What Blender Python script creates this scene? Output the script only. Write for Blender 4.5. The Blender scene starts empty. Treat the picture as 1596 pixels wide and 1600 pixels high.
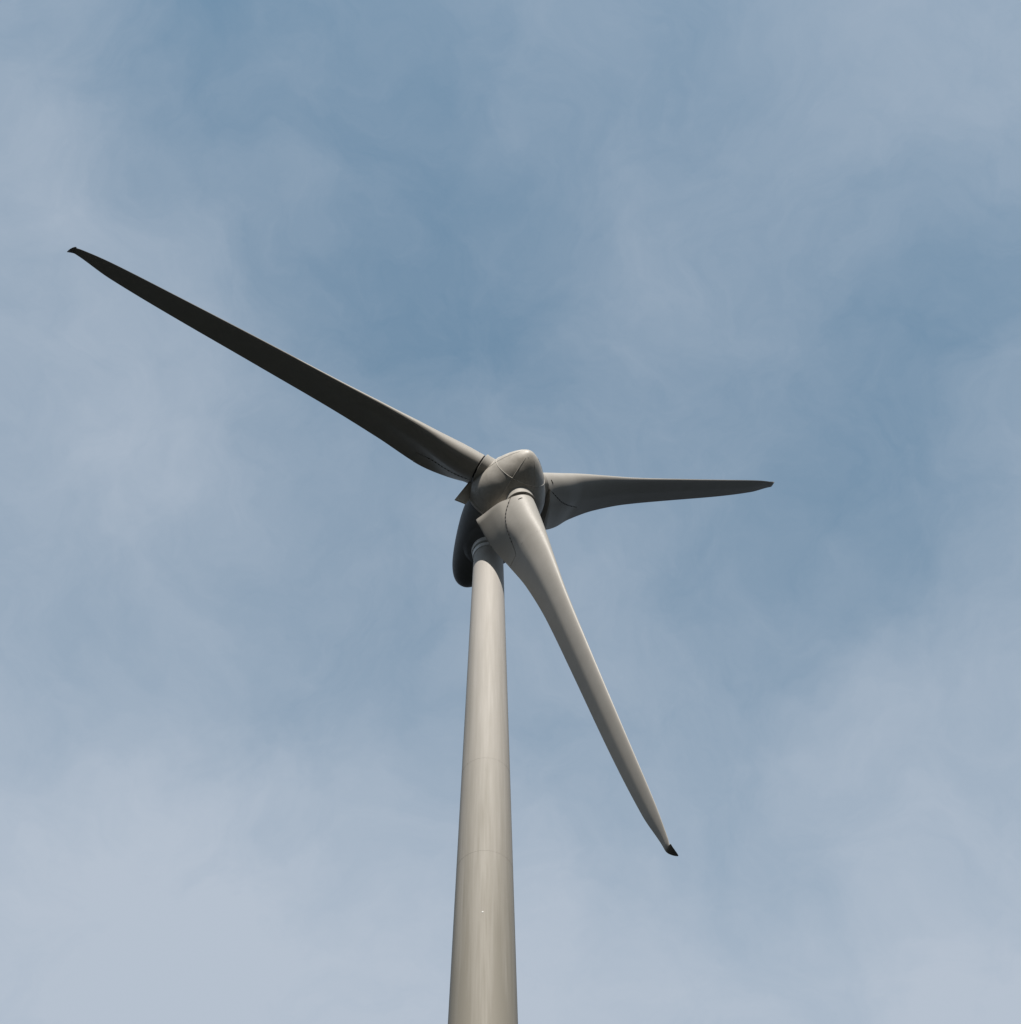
import bpy, bmesh, math, random
from mathutils import Vector, Matrix
random.seed(7)
scene = bpy.context.scene
COL = scene.collection
R = math.radians

# ------------------------------------------------------------------ camera
AZ, EL, ROLL, FPX = 0.0281, 1.0367, -0.0125, 2357.83
HUB_H, DIST = 91.1645, 54.6546
CAM = Vector((0.0, -DIST, 1.6))
fwd = Vector((math.sin(AZ)*math.cos(EL), math.cos(AZ)*math.cos(EL), math.sin(EL)))
r0 = Vector((math.cos(AZ), -math.sin(AZ), 0.0))
u0 = r0.cross(fwd)
rgt = r0*math.cos(ROLL) + u0*math.sin(ROLL)
upv = -r0*math.sin(ROLL) + u0*math.cos(ROLL)
cd = bpy.data.cameras.new('camera')
cam = bpy.data.objects.new('camera', cd)
COL.objects.link(cam)
cam.matrix_world = Matrix(((rgt.x, upv.x, -fwd.x, CAM.x),
                           (rgt.y, upv.y, -fwd.y, CAM.y),
                           (rgt.z, upv.z, -fwd.z, CAM.z),
                           (0, 0, 0, 1)))
cd.sensor_fit = 'HORIZONTAL'
cd.sensor_width = 36.0
cd.lens = 36.0*FPX/1596.0
cd.clip_start = 0.1
cd.clip_end = 20000
scene.camera = cam

# ------------------------------------------------------------------ light
SUN_AZ, SUN_EL = R(5), R(43.5)          # azimuth: to the right of the camera side of the tower
SUN_DIR = Vector((math.sin(SUN_AZ)*math.cos(SUN_EL), -math.cos(SUN_AZ)*math.cos(SUN_EL), math.sin(SUN_EL)))
sl = bpy.data.lights.new('sun', 'SUN')
sl.energy = 5.0
sl.angle = R(0.5)
sl.color = (1.0, 0.94, 0.87)
so = bpy.data.objects.new('sun', sl)
COL.objects.link(so)
so.rotation_euler = SUN_DIR.to_track_quat('Z', 'Y').to_euler()
so.location = (0, -20, 140)

scene.view_settings.view_transform = 'Standard'
scene.view_settings.look = 'None'
scene.view_settings.exposure = 0.0
scene.view_settings.gamma = 1.0

SKY_STR = 0.15
CLOUD = (3.10, 3.54, 4.14)              # cloud radiance before the background strength
world = bpy.data.worlds.new("World")
scene.world = world
world.use_nodes = True
nt = world.node_tree
nt.nodes.clear()
N = nt.nodes.new
L = nt.links.new
wout = N('ShaderNodeOutputWorld')
bg = N('ShaderNodeBackground')
bg.inputs['Strength'].default_value = SKY_STR
L(bg.outputs[0], wout.inputs[0])
sky = N('ShaderNodeTexSky')
sky.sky_type = 'NISHITA'
sky.sun_disc = False
sky.sun_elevation = SUN_EL
sky.sun_rotation = math.atan2(SUN_DIR.x, SUN_DIR.y)
sky.air_density = 1.0
sky.dust_density = 1.0
sky.ozone_density = 1.0
tc_ = N('ShaderNodeTexCoord')


def math_node(op, a, b=None, clamp=False):
    n = N('ShaderNodeMath')
    n.operation = op
    n.use_clamp = clamp
    for i, v in enumerate((a, b)):
        if v is None:
            continue
        if isinstance(v, (int, float)):
            n.inputs[i].default_value = v
        else:
            L(v, n.inputs[i])
    return n.outputs[0]


def vmath(op, a, b=None):
    n = N('ShaderNodeVectorMath')
    n.operation = op
    for i, v in enumerate((a, b)):
        if v is None:
            continue
        if isinstance(v, (tuple, Vector)):
            n.inputs[i].default_value = v
        else:
            L(v, n.inputs[i])
    return n


def noise(vec, scale, detail, rough, dist=0.0):
    n = N('ShaderNodeTexNoise')
    n.inputs['Scale'].default_value = scale
    n.inputs['Detail'].default_value = detail
    n.inputs['Roughness'].default_value = rough
    n.inputs['Distortion'].default_value = dist
    L(vec, n.inputs['Vector'])
    return n


def skydir(px, py):                    # direction of a cloud as seen from the ground
    return (fwd + rgt*((px-798)/FPX) - upv*((py-800)/FPX)).normalized()


D = tc_.outputs['Generated']
# break the cloud edges up with layered noise
w1 = noise(D, 4.0, 3, 0.5)
w1v = vmath('SUBTRACT', w1.outputs['Color'], (0.5, 0.5, 0.5))
w1s = vmath('SCALE', w1v.outputs[0]); w1s.inputs['Scale'].default_value = 0.20
w2 = noise(D, 15.0, 5, 0.55)
w2v = vmath('SUBTRACT', w2.outputs['Color'], (0.5, 0.5, 0.5))
w2s = vmath('SCALE', w2v.outputs[0]); w2s.inputs['Scale'].default_value = 0.07
DW = vmath('NORMALIZE', vmath('ADD', vmath('ADD', D, w1s.outputs[0]).outputs[0], w2s.outputs[0]).outputs[0]).outputs[0]
blobs = [
    (330, 90, 180, -.26), (690, 20, 130, -.14), (800, 420, 200, -.15), (520, 440, 150, -.14),
    (700, 570, 180, -.15), (1400, 620, 230, -.22), (1150, 170, 150, -.10), (620, 240, 120, -.04),
    (560, 1040, 170, -.16), (440, 900, 120, -.08), (1240, 850, 180, -.10), (130, 1020, 90, -.08), (30, 60, 90, -.08),
    (1560, 420, 160, -.12),
    (60, 150, 130, .24), (170, 300, 170, .22), (330, 570, 120, .14), (60, 620, 170, .16),
    (240, 760, 170, .14), (900, 100, 150, .06), (1080, 380, 150, .09), (960, 500, 90, .06), (1500, 60, 220, .12),
    (330, 1280, 240, .20), (450, 1440, 230, .14), (100, 1560, 240, .14), (1450, 1580, 240, .18), (800, 1600, 300, .08),
    (1420, 960, 170, .10), (880, 1550, 200, .08), (880, 1150, 160, -.06), (1150, 1350, 200, -.08)]
acc = 0.0
for px, py, rad, amp in blobs:
    k = 1.0/(rad/FPX)**2
    dt = vmath('DOT_PRODUCT', DW, tuple(skydir(px, py))).outputs['Value']
    g = math_node('EXPONENT', math_node('MULTIPLY', math_node('SUBTRACT', dt, 1.0), 1.6*k))
    g = math_node('MULTIPLY', g, amp*.95)
    acc = math_node('ADD', g, acc)
# veil thickens towards the horizon
sep = N('ShaderNodeSeparateXYZ'); L(DW, sep.inputs[0])
grad = N('ShaderNodeMapRange')
grad.interpolation_type = 'SMOOTHSTEP'
L(sep.outputs['Z'], grad.inputs['Value'])
grad.inputs['From Min'].default_value = 0.56
grad.inputs['From Max'].default_value = 0.96
grad.inputs['To Min'].default_value = 0.86
grad.inputs['To Max'].default_value = 0.41
n3 = noise(DW, 7.0, 9, 0.62, 0.35)
n4 = noise(DW, 16.0, 8, 0.66, 0.5)
dens = math_node('ADD', grad.outputs[0], acc)
dens = math_node('ADD', dens, math_node('MULTIPLY', math_node('SUBTRACT', n3.outputs['Fac'], 0.51), 0.46))
dens = math_node('ADD', dens, math_node('MULTIPLY', math_node('SUBTRACT', n4.outputs['Fac'], 0.5), 0.32))
sm = N('ShaderNodeMath'); sm.operation = 'SMOOTH_MAX'
L(dens, sm.inputs[0]); sm.inputs[1].default_value = 0.06; sm.inputs[2].default_value = 0.22
dens = math_node('MINIMUM', sm.outputs[0], 1.0)
mix = N('ShaderNodeMix')
mix.data_type = 'RGBA'
L(dens, mix.inputs[0])
tint = N('ShaderNodeMix'); tint.data_type = 'RGBA'; tint.blend_type = 'MULTIPLY'
tint.inputs[0].default_value = 1.0
tint.inputs[7].default_value = (1.05, 1.29, 1.10, 1)
L(sky.outputs[0], tint.inputs[6])
L(tint.outputs[2], mix.inputs[6])
mix.inputs[7].default_value = (*CLOUD, 1)
# added dark grey band low in the unseen sky, to cut fill on undersides
low = N('ShaderNodeMapRange'); low.interpolation_type = 'SMOOTHSTEP'
L(sep.outputs['Z'], low.inputs['Value'])
low.inputs['From Min'].default_value = 0.18
low.inputs['From Max'].default_value = 0.60
low.inputs['To Min'].default_value = 1.0
low.inputs['To Max'].default_value = 0.0
mix2 = N('ShaderNodeMix'); mix2.data_type = 'RGBA'
L(low.outputs[0], mix2.inputs[0])
L(mix.outputs[2], mix2.inputs[6])
mix2.inputs[7].default_value = (0.30, 0.34, 0.42, 1)
L(mix2.outputs[2], bg.inputs['Color'])


# ------------------------------------------------------------------ materials
def new_mat(name):
    m = bpy.data.materials.new(name)
    m.use_nodes = True
    t = m.node_tree
    t.nodes.clear()
    o = t.nodes.new('ShaderNodeOutputMaterial')
    b = t.nodes.new('ShaderNodeBsdfPrincipled')
    t.links.new(b.outputs[0], o.inputs[0])
    return m, t, b


def paint(name, col, dirt, rough=0.42, scale=(1, 1, 1), amount=0.5, fine=9.0, spec=0.5, bump=0.02):
    m, t, b = new_mat(name)
    tc = t.nodes.new('ShaderNodeTexCoord')
    mp = t.nodes.new('ShaderNodeMapping')
    mp.inputs['Scale'].default_value = scale
    t.links.new(tc.outputs['Object'], mp.inputs[0])
    na = t.nodes.new('ShaderNodeTexNoise')
    na.inputs['Scale'].default_value = 0.9
    na.inputs['Detail'].default_value = 8
    na.inputs['Roughness'].default_value = 0.62
    t.links.new(mp.outputs[0], na.inputs['Vector'])
    nb = t.nodes.new('ShaderNodeTexNoise')
    nb.inputs['Scale'].default_value = fine
    nb.inputs['Detail'].default_value = 4
    t.links.new(mp.outputs[0], nb.inputs['Vector'])
    ad = t.nodes.new('ShaderNodeMath'); ad.operation = 'MULTIPLY_ADD'
    t.links.new(nb.outputs['Fac'], ad.inputs[0]); ad.inputs[1].default_value = 0.35
    t.links.new(na.outputs['Fac'], ad.inputs[2])
    mr = t.nodes.new('ShaderNodeMapRange')
    t.links.new(ad.outputs[0], mr.inputs['Value'])
    mr.inputs['From Min'].default_value = 0.45
    mr.inputs['From Max'].default_value = 0.95
    mr.inputs['To Max'].default_value = amount
    mx = t.nodes.new('ShaderNodeMix'); mx.data_type = 'RGBA'
    t.links.new(mr.outputs[0], mx.inputs[0])
    mx.inputs[6].default_value = (*col, 1)
    mx.inputs[7].default_value = (*dirt, 1)
    t.links.new(mx.outputs[2], b.inputs['Base Color'])
    rr = t.nodes.new('ShaderNodeMapRange')
    t.links.new(nb.outputs['Fac'], rr.inputs['Value'])
    rr.inputs['To Min'].default_value = rough-0.06
    rr.inputs['To Max'].default_value = rough+0.10
    t.links.new(rr.outputs[0], b.inputs['Roughness'])
    b.inputs['Specular IOR Level'].default_value = spec
    bp = t.nodes.new('ShaderNodeBump')
    bp.inputs['Strength'].default_value = 0.15
    bp.inputs['Distance'].default_value = bump
    t.links.new(na.outputs['Fac'], bp.inputs['Height'])
    t.links.new(bp.outputs[0], b.inputs['Normal'])
    return m


def darken_towards_base(m, z_top, z_low, a_top, a_low):
    """shift the paint further to its darker colour down the tower"""
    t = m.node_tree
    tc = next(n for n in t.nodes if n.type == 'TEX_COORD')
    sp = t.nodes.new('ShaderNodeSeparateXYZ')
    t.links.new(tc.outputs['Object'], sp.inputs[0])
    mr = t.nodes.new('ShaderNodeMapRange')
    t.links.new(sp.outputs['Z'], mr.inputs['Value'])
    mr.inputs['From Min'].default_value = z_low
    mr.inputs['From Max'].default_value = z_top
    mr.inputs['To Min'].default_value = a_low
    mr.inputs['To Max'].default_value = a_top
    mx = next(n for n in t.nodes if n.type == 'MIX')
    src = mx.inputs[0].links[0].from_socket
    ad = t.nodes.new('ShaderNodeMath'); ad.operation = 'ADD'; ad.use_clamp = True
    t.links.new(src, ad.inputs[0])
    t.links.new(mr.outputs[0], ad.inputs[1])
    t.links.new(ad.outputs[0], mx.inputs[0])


def plain(name, col, rough=0.6, metal=0.0):
    m, t, b = new_mat(name)
    tc = t.nodes.new('ShaderNodeTexCoord')
    n = t.nodes.new('ShaderNodeTexNoise')
    n.inputs['Scale'].default_value = 3
    t.links.new(tc.outputs['Object'], n.inputs['Vector'])
    mx = t.nodes.new('ShaderNodeMix'); mx.data_type = 'RGBA'
    t.links.new(n.outputs['Fac'], mx.inputs[0])
    mx.inputs[6].default_value = (*[c*0.85 for c in col], 1)
    mx.inputs[7].default_value = (*[min(1, c*1.12) for c in col], 1)
    t.links.new(mx.outputs[2], b.inputs['Base Color'])
    b.inputs['Roughness'].default_value = rough
    b.inputs['Metallic'].default_value = metal
    return m


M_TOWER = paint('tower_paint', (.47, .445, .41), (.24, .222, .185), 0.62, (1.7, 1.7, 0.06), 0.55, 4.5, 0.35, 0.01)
darken_towards_base(M_TOWER, 84, 46, -.25, .80)  # tower colour gets darker towards the base
M_BLADE = paint('blade_gelcoat', (.43, .41, .375), (.30, .275, .235), 0.50, (1, 1, 1), 0.35, 7.0, 0.35, 0.008)
M_FLAP = paint('flap_gelcoat', (.46, .435, .39), (.36, .335, .29), 0.55, (1, 1, 1), 0.4, 7.0, 0.35, 0.01)
M_SPIN = paint('spinner_paint', (.60, .565, .51), (.30, .275, .23), 0.46, (1, 1, 1), 0.75, 5.0, 0.35, 0.01)
M_NAC = paint('nacelle_paint', (.19, .19, .19), (.13, .13, .13), 0.55, (1, 1, 1), 0.5, 5.0, 0.3, 0.01)
M_JOINT = plain('joint_sealant', (.60, .565, .51), 0.5)
M_DARK = plain('dark_gap', (.012, .012, .013), 0.8)
M_RING = plain('white_collar', (.82, .80, .76), 0.30, 0.0)
M_WHITE = plain('white_cap', (.62, .62, .60), 0.5)
M_TIP = plain('tip_cap', (.26, .25, .235), 0.45)
M_SCOOP = plain('cream_scoop', (.78, .71, .60), 0.5)


# ------------------------------------------------------------------ mesh helpers
def link(name, bm, mat, parent=None, smooth=True, sharp=None):
    bmesh.ops.recalc_face_normals(bm, faces=bm.faces)
    me = bpy.data.meshes.new(name)
    bm.to_mesh(me)
    bm.free()
    if smooth:
        for p in me.polygons:
            p.use_smooth = True
        me.set_sharp_from_angle(angle=R(sharp or 40))
    me.materials.append(mat)
    o = bpy.data.objects.new(name, me)
    COL.objects.link(o)
    if parent:
        o.parent = parent
    return o


def grid(bm, rows, closed=True, caps=(False, False)):
    vr = [[bm.verts.new(p) for p in row] for row in rows]
    n = len(rows[0])
    for i in range(len(vr)-1):
        for j in range(n if closed else n-1):
            k = (j+1) % n
            bm.faces.new((vr[i][j], vr[i][k], vr[i+1][k], vr[i+1][j]))
    if caps[0]:
        bm.faces.new(vr[0])
    if caps[1]:
        bm.faces.new(list(reversed(vr[-1])))
    return vr


def revolve(bm, prof, org, ax, e1, e2, n=96):
    """prof: (distance along ax, radius)"""
    rows = []
    for s, r in prof:
        rows.append([org + ax*s + (e1*math.cos(2*math.pi*j/n) + e2*math.sin(2*math.pi*j/n))*max(r, .002) for j in range(n)])
    grid(bm, rows, True, (True, True))


def pchip(xs, ys, x):
    n = len(xs)
    if x <= xs[0]:
        return ys[0]
    if x >= xs[-1]:
        return ys[-1]
    h = [xs[i+1]-xs[i] for i in range(n-1)]
    d = [(ys[i+1]-ys[i])/h[i] for i in range(n-1)]
    m = [d[0]] + [0 if d[i-1]*d[i] <= 0 else 2*d[i-1]*d[i]/(d[i-1]+d[i]) for i in range(1, n-1)] + [d[-1]]
    for i in range(n-1):
        if x <= xs[i+1]:
            t = (x-xs[i])/h[i]
            return ((2*t**3-3*t*t+1)*ys[i] + (t**3-2*t*t+t)*h[i]*m[i]
                    + (-2*t**3+3*t*t)*ys[i+1] + (t**3-t*t)*h[i]*m[i+1])


def smooth_prof(pts, n=60):
    """Catmull-Rom through profile points"""
    out = []
    P = [pts[0]] + list(pts) + [pts[-1]]
    seg = len(pts)-1
    per = max(2, n//seg)
    for i in range(seg):
        p0, p1, p2, p3 = P[i], P[i+1], P[i+2], P[i+3]
        for k in range(per):
            t = k/per
            out.append(tuple(0.5*((2*p1[c]) + (-p0[c]+p2[c])*t + (2*p0[c]-5*p1[c]+4*p2[c]-p3[c])*t*t
                                  + (-p0[c]+3*p1[c]-3*p2[c]+p3[c])*t**3) for c in (0, 1)))
    out.append(tuple(pts[-1]))
    return out


def tube(bm, pts, rad, n=6):
    rows = []
    for i, p in enumerate(pts):
        a = pts[max(0, i-1)]; b = pts[min(len(pts)-1, i+1)]
        t = (b-a).normalized()
        e = t.cross(Vector((.31, .52, .79))).normalized()
        f = t.cross(e)
        rows.append([p + (e*math.cos(2*math.pi*j/n)+f*math.sin(2*math.pi*j/n))*rad for j in range(n)])
    grid(bm, rows, True, (True, True))


# ------------------------------------------------------------------ ground
bm = bmesh.new()
rows = []
NR, NA = 60, 96
for i in range(NR+1):
    rr = 0.5 + 6000*(i/NR)**3
    row = []
    for j in range(NA):
        an = 2*math.pi*j/NA
        x, y = rr*math.cos(an), rr*math.sin(an)
        f = min(1, max(0, (rr-70)/200))
        zz = f*(3.0*math.sin(x/170+1)*math.cos(y/210) + 6*math.sin(x/800)*math.sin(y/640+2))
        row.append(Vector((x, y, zz)))
    rows.append(row)
grid(bm, rows, True, (True, False))
m, t, b = new_mat('dark_grassland')
tc = t.nodes.new('ShaderNodeTexCoord')
n1 = t.nodes.new('ShaderNodeTexNoise'); n1.inputs['Scale'].default_value = 0.15; n1.inputs['Detail'].default_value = 10
t.links.new(tc.outputs['Object'], n1.inputs['Vector'])
mx = t.nodes.new('ShaderNodeMix'); mx.data_type = 'RGBA'
t.links.new(n1.outputs['Fac'], mx.inputs[0])
mx.inputs[6].default_value = (.008, .010, .010, 1)
mx.inputs[7].default_value = (.014, .016, .016, 1)
t.links.new(mx.outputs[2], b.inputs['Base Color'])
b.inputs['Roughness'].default_value = 0.95
b.inputs['Specular IOR Level'].default_value = 0.1
g = link('ground', bm, m)
g['kind'] = 'structure'

# ------------------------------------------------------------------ the turbine
root = bpy.data.objects.new('wind_turbine', None)
COL.objects.link(root)
root['label'] = 'tall grey wind turbine with three blades and egg-shaped nacelle seen from below against the sky'
root['category'] = 'wind turbine'

YAW, TILT, PHASE, OV, PB = 0.4227, 0.0757, -3.48, 3.9536, 0.7838
ax = Vector((math.sin(YAW)*math.cos(TILT), -math.cos(YAW)*math.cos(TILT), math.sin(TILT)))
hh = Vector((math.cos(YAW), math.sin(YAW), 0))
vv = ax.cross(hh)
if vv.z < 0:
    vv = -vv
HUB = Vector((0, 0, HUB_H)) + ax*OV
Z = Vector((0, 0, 1)); X1 = Vector((1, 0, 0)); Y1 = Vector((0, 1, 0))


def trad(depth):                      # tower radius at a depth below hub height
    return 1.0 + 0.0148*(depth-3)


# tower: stacked steel sections, each joint a hairline step
bm = bmesh.new()
prof = []
joints = [25.7, 33.0, 50.5, 63.0, 76.0]
zc = [3.12] + joints + [HUB_H]
for i in range(len(zc)-1):
    a_, b_ = zc[i], zc[i+1]
    for k in range(9):
        d_ = a_ + (b_-a_)*k/8
        if k == 0 and i:
            d_ = a_+.012
        if k == 8 and i < len(zc)-2:
            d_ = b_-.012
        prof.append((HUB_H-d_, trad(d_)))
    if i < len(zc)-2:
        prof.append((HUB_H-b_+.011, trad(b_)-.004))
        prof.append((HUB_H-b_-.011, trad(b_)-.004))
revolve(bm, prof, Vector((0, 0, 0)), Z, X1, Y1, 128)
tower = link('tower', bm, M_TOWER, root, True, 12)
# small marker cap on the tower
dep = 37.25
an = R(-93.0)
mp_ = Vector((math.cos(an), math.sin(an), 0))
bm = bmesh.new()
mb = Vector((0, 0, HUB_H-dep)) + mp_*(trad(dep)-.01)
revolve(bm, [(0, .048), (.022, .048), (.026, .04), (.026, .0)], mb, mp_, Z, mp_.cross(Z), 16)
link('marker_cap', bm, M_WHITE, tower)

# nacelle
nac_prof = smooth_prof([(-1.86, 0.0), (-1.86, 1.4), (-1.87, 2.30), (-1.93, 2.385), (-2.6, 2.38), (-3.5, 2.29), (-4.5, 2.10), (-5.5, 1.86), (-6.5, 1.57),
                        (-7.3, 1.27), (-7.95, .90), (-8.35, .48), (-8.48, 0)], 80)
b2 = bmesh.new()
revolve(b2, nac_prof, HUB, ax, hh, vv, 128)
nacelle = link('nacelle', b2, M_NAC, root, True, 35)
O3 = Vector((0, 0, 0))
bm = bmesh.new()
revolve(bm, [(HUB_H-2.72, 1.08), (HUB_H-2.69, 1.12), (HUB_H-2.36, 1.17), (HUB_H-1.7, 1.18)], O3, Z, X1, Y1)
link('yaw_collar', bm, M_RING, nacelle, True, 35)
bm = bmesh.new()
revolve(bm, [(HUB_H-3.30, 1.01), (HUB_H-3.27, 1.05), (HUB_H-2.95, 1.09), (HUB_H-2.93, 1.0)], O3, Z, X1, Y1)
link('tower_flange', bm, M_RING, tower, True, 35)
bm = bmesh.new()
revolve(bm, [(HUB_H-3.3, .94), (HUB_H-1.8, .94)], Vector((0, 0, 0)), Z, X1, Y1)
link('yaw_bearing', bm, M_DARK, nacelle, True)
# skirt where the belly flares towards the yaw collar
bm = bmesh.new()
revolve(bm, smooth_prof([(HUB_H-2.36, 1.2), (HUB_H-2.33, 1.24), (HUB_H-2.24, 1.34), (HUB_H-2.1, 1.5), (HUB_H-1.8, 1.75)], 24), Vector((0, 0, 0)), Z, X1, Y1)
link('belly_skirt', bm, M_NAC, nacelle, True)

# air scoop on the nacelle flank: a sloping plate with depth, open below
bm = bmesh.new()
sc0 = HUB + ax*(-1.35) - hh*2.52 + vv*1.1
ee = (-ax*.75 - hh*.88 - vv*2.1)
nn = hh.cross(ee).normalized()
if nn.dot(ax) < 0:
    nn = -nn
A = [sc0 - hh*.12, sc0 + hh*.72, sc0 + ee + hh*.80, sc0 + ee - hh*.02]
vsf = [bm.verts.new(p) for p in A]
vsb = [bm.verts.new(p - nn*.10) for p in A]
bm.faces.new(vsf)
bm.faces.new(list(reversed(vsb)))
for i in range(4):
    j = (i+1) % 4
    bm.faces.new((vsf[i], vsb[i], vsb[j], vsf[j]))
bmesh.ops.bevel(bm, geom=list(bm.edges), offset=.02, segments=2, affect='EDGES')
link('air_scoop', bm, M_SCOOP, nacelle, True, 30)

# spinner
sp_pts = [(2.86, 0), (2.83, .20), (2.70, .46), (2.45, .80), (2.1, 1.15), (1.6, 1.56), (.95, 1.98), (.3, 2.32), (-.4, 2.53),
          (-1.1, 2.57), (-1.72, 2.45), (-1.78, 2.40), (-1.79, 2.2)]
sp_prof = smooth_prof(sp_pts, 110)
bm = bmesh.new()
revolve(bm, sp_prof, HUB, ax, hh, vv, 144)
spinner = link('hub_spinner', bm, M_SPIN, root, True, 35)


def rho(s):
    best = 0
    for i in range(len(sp_prof)-1):
        a_, b_ = sp_prof[i], sp_prof[i+1]
        if (a_[0]-s)*(b_[0]-s) <= 0 and abs(a_[0]-b_[0]) > 1e-6:
            tt_ = (s-a_[0])/(b_[0]-a_[0])
            best = max(best, a_[1]+(b_[1]-a_[1])*tt_)
    return best


bm = bmesh.new()
# ring joint and meridian joints
for sj in (1.22, -0.93):
    rj = rho(sj)
    tube(bm, [HUB + ax*sj + (hh*math.cos(q)+vv*math.sin(q))*(rj+.002) for q in [2*math.pi*i/96 for i in range(97)]], .020 if sj > 0 else .010)
for q in [PHASE - k*2*math.pi/3 + dq for k in range(3) for dq in (R(22), R(-33))]:
    e = hh*math.cos(q)+vv*math.sin(q)
    tube(bm, [HUB + ax*(2.55-i*.1) + e*(rho(2.55-i*.1)+.002) for i in range(0, 33)], .018)
link('panel_joint', bm, M_JOINT, spinner, True)
bm = bmesh.new()
revolve(bm, [(-1.98, 2.41), (-1.95, 2.47), (-1.84, 2.48), (-1.81, 2.42)], HUB, ax, hh, vv, 128)
link('rear_lip', bm, M_JOINT, spinner, True, 30)
bm = bmesh.new()
e = (-hh*.15+vv*-1).normalized()
revolve(bm, [(-.02, .06), (.035, .06), (.045, .05), (.045, 0)], HUB + ax*2.60 + e*.52, (ax+e*.9).normalized(), hh, vv, 16)
link('lightning_stud', bm, M_WHITE, spinner, True)

# ------------------------------------------------------------------ blades
K = [2.7, 3.4, 5, 7, 10, 14, 20, 27, 32, 34.6, 34.95]
KL = [.95, .95, .93, .92, .82, .66, .54, .38, .24, .02, -.05]
KE = [3.16, 3.08, 2.87, 2.50, 1.97, 1.62, 1.41, 1.20, .92, .53, .50]
KD = [R(x) for x in (46.5, 41, 30.3, 18.5, 11.9, 6.5, 4, 3.5, 2, 0, 0)]
KT = [1.9, 1.9, 1.8, 1.38, .95, .62, .42, .27, .16, .08, .07]
SEAM = [(2.72, .42), (3.2, .66), (3.7, .90), (4.3, 1.12), (5.1, 1.24), (5.9, 1.32), (6.65, 1.40), (7.15, 1.50)]
SR = [p[0] for p in SEAM]; SX = [p[1] for p in SEAM]
SEAM_END = 7.15


def yform(f):
    f = min(1, max(0, f))
    return 1.4845*math.sqrt(f) - .63*f - 1.758*f*f + 1.4215*f**3 - .518*f**4


def sect(r):
    return [pchip(K, q, r) for q in (KL, KE, KD, KT)]


def xy(r, x, side):
    l, e, dl, t = sect(r)
    f = (x+l)/(l+e)
    y = t*yform(f)*side
    wf = 0
    if side > 0:                      # outboard of the root the crest lies further back and the rear is flat
        wf = min(1, max(0, (r-4.5)/5))
        fl = t*yform(f*.30/.48) if f < .48 else t*yform(.30)*(1-f)/.52
        y = y*(1-wf) + wf*fl
    thin = min(1, max(0, (f-.42)/.3))*min(1, max(0, (6.5-r)/2))
    y *= 1 + .15*thin
    # the pressure side is flatter and hollow towards the trailing edge
    if side < 0:
        y *= 1 - .30*min(1, max(0, (r-4)/6))
        y += t*.16*max(0, math.sin(math.pi*max(0, f-.35)/.65))*min(1, max(0, (r-3)/3))
    else:
        y -= (1-wf)*t*.05*max(0, math.sin(math.pi*max(0, f-.55)/.45))
    y += side*.007*min(1, max(0, f*2))
    return x, y


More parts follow.
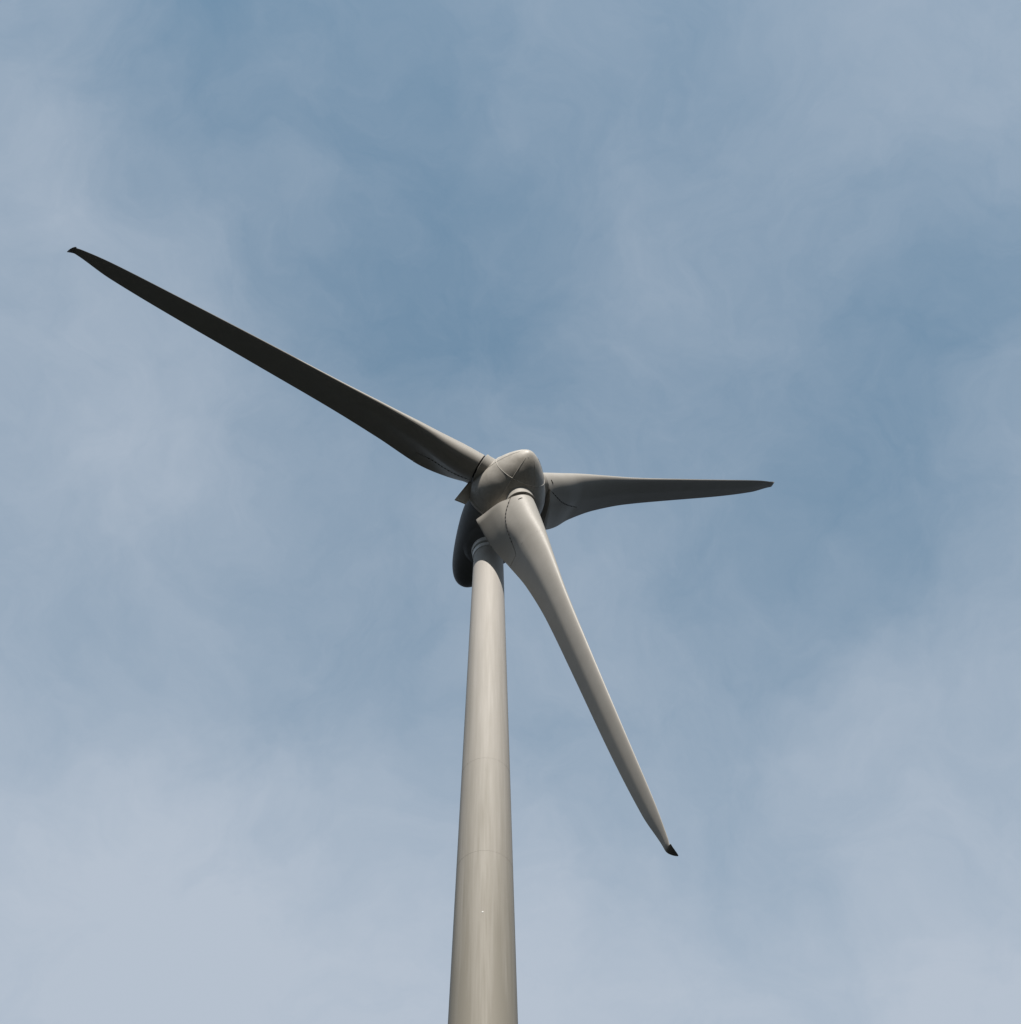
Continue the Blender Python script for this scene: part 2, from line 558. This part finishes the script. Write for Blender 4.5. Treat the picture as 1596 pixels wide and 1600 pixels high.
def make_blade(idx):
    an = PHASE - idx*2*math.pi/3
    d = hh*math.cos(an) + vv*math.sin(an)
    cw = hh*math.sin(an) - vv*math.cos(an)
    cone = -0.0067
    dd = d*math.cos(cone) + ax*math.sin(cone)

    def P(r, x, y, off=0.0):
        l, e, dl, t = sect(r)
        X = -ax*math.cos(dl) + cw*math.sin(dl)
        Nn = cw*math.cos(dl) + ax*math.sin(dl)
        return HUB + dd*r - cw*(PB*(r/35.5)**2 + off) + X*x + Nn*y

    def ring(r, xa, xb, n=18, off=0.0, cosL=True, rs=None):
        pts = []
        for side in (1, -1):
            for i in range(n+1):
                f = i/n
                f = (1-math.cos(f*math.pi))/2
                if side < 0:
                    f = 1-f
                if side < 0 and i in (0,) and xb > sect(r)[1]-1e-4:
                    continue
                if side < 0 and i == n and xa < -sect(r)[0]+1e-4:
                    continue
                x_ = xa + (xb-xa)*f
                x_, y_ = xy(r, x_, side)
                pts.append(P(rs(x_) if rs else r, x_, y_, off))
        return pts
    # shell, inboard piece (in front of the flap) and outboard piece as one mesh
    bm = bmesh.new()
    rows = []
    rr = [2.72 + (SEAM_END-2.72)*i/30 for i in range(31)]
    for r in rr:
        l, e, dl, t = sect(r)
        rows.append(ring(r, -l, pchip(SR, SX, r)))
    grid(bm, rows, True, (True, True))
    rows = []
    r_out = [SEAM_END + (34.95-SEAM_END)*(i/110) for i in range(111)]
    for i, r in enumerate(r_out):
        l, e, dl, t = sect(r)
        rows.append(ring(r + (.001 if i == 0 else 0), -l, e))
    grid(bm, rows, True, (True, False))
    # tip: swept out of the blade plane
    base = rows[-1]
    tip_rows = [base]
    for k, (dr, of, xa, xb, ts) in enumerate([(.05, .015, -.03, .50, .95), (.11, .05, -.005, .50, .92), (.17, .12, .04, .50, .88), (.22, .22, .10, .49, .8), (.26, .34, .18, .48, .7), (.285, .46, .26, .46, .5), (.295, .55, .33, .44, .3), (.30, .60, .38, .42, .1)]):
        row = []
        nb = 18
        for side in (1, -1):
            for i in range(nb+1):
                f = (1-math.cos(i/nb*math.pi))/2
                if side < 0:
                    f = 1-f
                    if i in (0, nb):
                        continue
                y_ = .07*ts*yform(f)*side
                row.append(P(34.95, xa+(xb-xa)*f, y_, of) + dd*dr)
        tip_rows.append(row)
    blade_bm = bm
    grid(blade_bm, [tip_rows[0], tip_rows[1]], True)
    bmesh.ops.remove_doubles(blade_bm, verts=blade_bm.verts, dist=1e-4)
    blade = link('blade', blade_bm, M_BLADE, root, True, 38)
    bm = bmesh.new()
    grid(bm, tip_rows[1:], True, (True, True))
    link('blade_tip', bm, M_TIP, blade, True, 38)
    # flap: the separate trailing-edge piece at the blade root
    bm = bmesh.new()
    rows = []
    GAP = .035
    E0 = 2.78
    for i in range(31):
        r = E0 + (SEAM_END-.012-E0)*i/30
        l, e, dl, t = sect(r)
        xs_ = pchip(SR, SX, r)+GAP
        # rounded inner corner
        q = max(0, 1-(r-E0)/.30)
        xb = e - .004*(1-math.sqrt(max(0, 1-q*q)))

        def skew(x, r=r, e=e, i=i):
            return r - .50*max(0, (x-.5)/2.6)*max(0, 1-(i/30)*2.4)
        n = 22
        row = []
        for side in (1, -1):
            for j in range(n+1):
                f = j/n
                f = math.sin(f*math.pi/2)
                if side < 0:
                    f = math.sin((1-j/n)*math.pi/2)
                    if j == 0:
                        continue
                x_ = xs_ + (xb-xs_)*f
                xx, yy = xy(r, x_, side)
                yy += .012*side*(1 if f < .98 else 0)
                row.append(P(skew(xx), xx, yy))
        rows.append(row)
    grid(bm, rows, True, (True, True))
    link('root_flap', bm, M_FLAP, blade, True, 38)
    # gasket of the flap joint, beaded where its bolts sit
    for side in (1, -1):
        bm = bmesh.new()
        r, i, prow = 2.95, 0, []
        while r < 6.3:
            c_ = P(r, *xy(r, pchip(SR, SX, r)+.018, side))
            rad = .040 if (i//3) % 2 else .014
            t_ = (P(r+.05, *xy(r+.05, pchip(SR, SX, r+.05)+.018, side))-c_).normalized()
            e_ = t_.cross(ax).normalized(); f_ = t_.cross(e_)
            prow.append([c_ + (e_*math.cos(math.pi*j/3)+f_*math.sin(math.pi*j/3))*rad for j in range(6)])
            r += .045; i += 1
        grid(bm, prow, True, (True, True))
        link('flap_gasket', bm, M_DARK, blade, True)
    # root bearing and sleeve that stands out of the spinner
    e1 = ax.copy(); e2 = dd.cross(e1).normalized(); e1 = e2.cross(dd).normalized()
    bm = bmesh.new()
    revolve(bm, [(1.2, 1.03), (2.40, 1.03), (2.50, 1.06), (2.56, 1.06), (2.58, 1.03), (2.58, .8)], HUB, dd, e1, e2)
    link('root_sleeve', bm, M_BLADE, blade, True, 30)
    bm = bmesh.new()
    revolve(bm, [(2.4, .86), (2.9, .86)], HUB, dd, e1, e2)
    link('root_bearing', bm, M_DARK, blade, True, 30)
    # little dark inspection mark near the root
    bm = bmesh.new()
    tube(bm, [P(3.16+.07*q*q, *xy(3.16, -.32+.26*q, 1)) for q in (0, .25, .5, .75, 1)], .035)
    link('grease_mark', bm, M_DARK, blade, True)
    return blade


for k_ in range(3):
    make_blade(k_)
bpy.context.view_layer.update()
